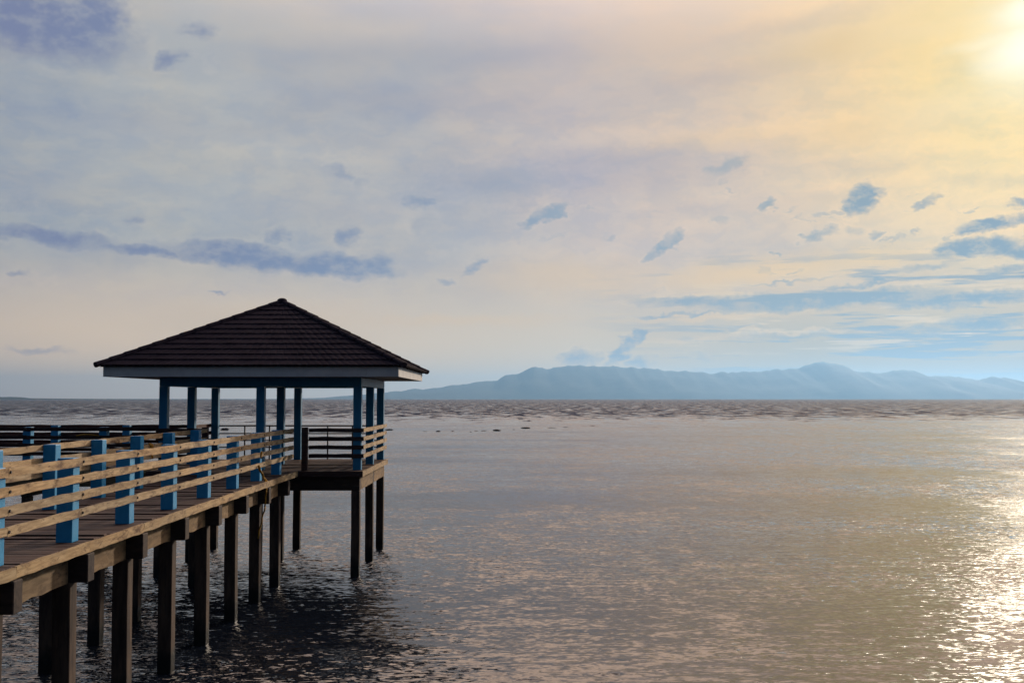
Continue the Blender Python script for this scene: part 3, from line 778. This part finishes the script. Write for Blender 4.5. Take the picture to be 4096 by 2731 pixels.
# ------------------------------------------------------------------ ropes
def rope(name, label, paths, r=0.02):
    bm = bmesh.new()
    for p in paths: add_tube(bm, p, r, 6)
    o = bpy.data.objects.new(name, to_mesh(name, bm, M_ROPE, True)); COL.objects.link(o)
    c = sum((Vector(v.co) for v in o.data.vertices), Vector()) / len(o.data.vertices)
    o.data.transform(Matrix.Translation(-c)); o.location = c
    return tag(o, label, "rope")
def sag(a, b, d=0.0, n=8, side=0.02):
    a, b = Vector(a), Vector(b)
    return [a.lerp(b, i / n) + Vector((side * math.sin(i * 1.9), side * math.cos(i * 2.3), -4 * d * (i / n) * (1 - i / n))) for i in range(n + 1)]
yb = 29.75
rope("rope", "yellow rope tied to a railing post and hanging down over the deck edge", [
    sag((-6.66, yb + 0.02, DECK + 0.80), (-6.655, yb - 0.06, DECK + 0.62), 0, 4, 0.006),
    sag((-6.66, yb - 0.42, DECK + 0.44), (-6.56, yb - 0.02, DECK + 0.03), 0.0, 8, 0.012),
    sag((-6.63, yb - 0.46, DECK + 0.46), (-6.54, yb + 0.06, DECK + 0.02), 0.02, 8, 0.012),
    sag((-6.545, yb - 0.06, DECK + 0.03), (-6.53, yb + 0.02, DECK - 0.22), 0, 5, 0.01),
    sag((-6.545, yb + 0.06, DECK + 0.03), (-6.53, yb + 0.04, DECK - 0.24), 0, 5, 0.012),
    sag((-6.54, yb + 0.13, DECK + 0.02), (-6.53, yb + 0.05, DECK - 0.20), 0, 5, 0.012),
    sag((-6.53, yb + 0.03, DECK - 0.22), (-6.56, yb + 0.05, DECK - 0.66), 0, 6, 0.008),
    sag((-6.56, yb + 0.05, DECK - 0.66), (-6.74, yb + 0.02, DECK - 1.5), 0, 8, 0.015)], 0.021)
rope("rope", "short yellow rope lying slack over a dark rail of the side jetty", [
    sag((-13.95, 35.80, DECK + 1.01), (-13.5, 35.79, DECK + 1.05), -0.02, 6, 0.006),
    sag((-13.5, 35.79, DECK + 1.05), (-13.2, 35.79, DECK + 1.02), 0.0, 6, 0.006)], 0.02)
rope("rope", "small bundle of yellow rope looped round a rail left of the walkway", [
    [(-9.33 + 0.05 * math.cos(a * 0.9), 28.75 + 0.012 * a, DECK + 0.95 + 0.09 * math.sin(a * 0.9)) for a in range(20)],
    sag((-9.30, 28.8, DECK + 0.88), (-9.29, 28.92, DECK + 0.66), 0, 5, 0.015)], 0.022)

# ------------------------------------------------------------------ reef rocks
def rock_mesh(seed, sxx, syy, szz):
    bm = bmesh.new(); bmesh.ops.create_icosphere(bm, subdivisions=3, radius=1.0)
    for v in bm.verts:
        n = mnoise.fractal(v.co * 1.3 + Vector((seed * 5.1, 0, 0)), 1.0, 2.0, 4)
        v.co *= 1.0 + 0.38 * n
        v.co = Vector((v.co.x * sxx, v.co.y * syy, v.co.z * szz))
    return to_mesh("rock", bm, M_ROCK, False)
F_ = 4460.0
def rock(px_, py_, w, h, label, group=None, seed=0):
    y = CAM_H * F_ / (py_ - 1593.5)
    x = (px_ - 2048) * y / F_
    o = bpy.data.objects.new("rock", rock_mesh(seed, w * y / F_ / 2, w * y / F_ / 2 * 0.6, h * y / F_ * 0.38)); COL.objects.link(o)
    o.location = (x, y, h * y / F_ * 0.28)
    return tag(o, label, "rock", group)
rock(902, 1719, 30, 13, "dark rock in the sea seen through the pipe railing left of the middle columns", seed=1)
rock(1558, 1719, 28, 8, "dark rock in the sea just right of the pavilion's rear column", seed=2)
rock(1753, 1725, 16, 7, "small pointed rock standing on the reef line right of the pavilion", seed=3)
rock(1987, 1722, 30, 9, "largest dark rock in the middle of the reef line", seed=4)
rock(2102, 1712, 36, 8, "low flat dark rock right of the largest reef rock", seed=5)
GRK = "small dark rocks along the reef"
for i, (a, b, w, h) in enumerate([(1811, 1724, 8, 4), (1884, 1727, 6, 3), (1905, 1723, 14, 2.5), (1935, 1722, 22, 3), (2055, 1717, 10, 2.5), (2205, 1710, 30, 2.5), (2262, 1708, 24, 2.5), (1700, 1724, 18, 2)]):
    rock(a, b, w, h, "small dark rock just breaking the water along the reef", GRK, 10 + i)
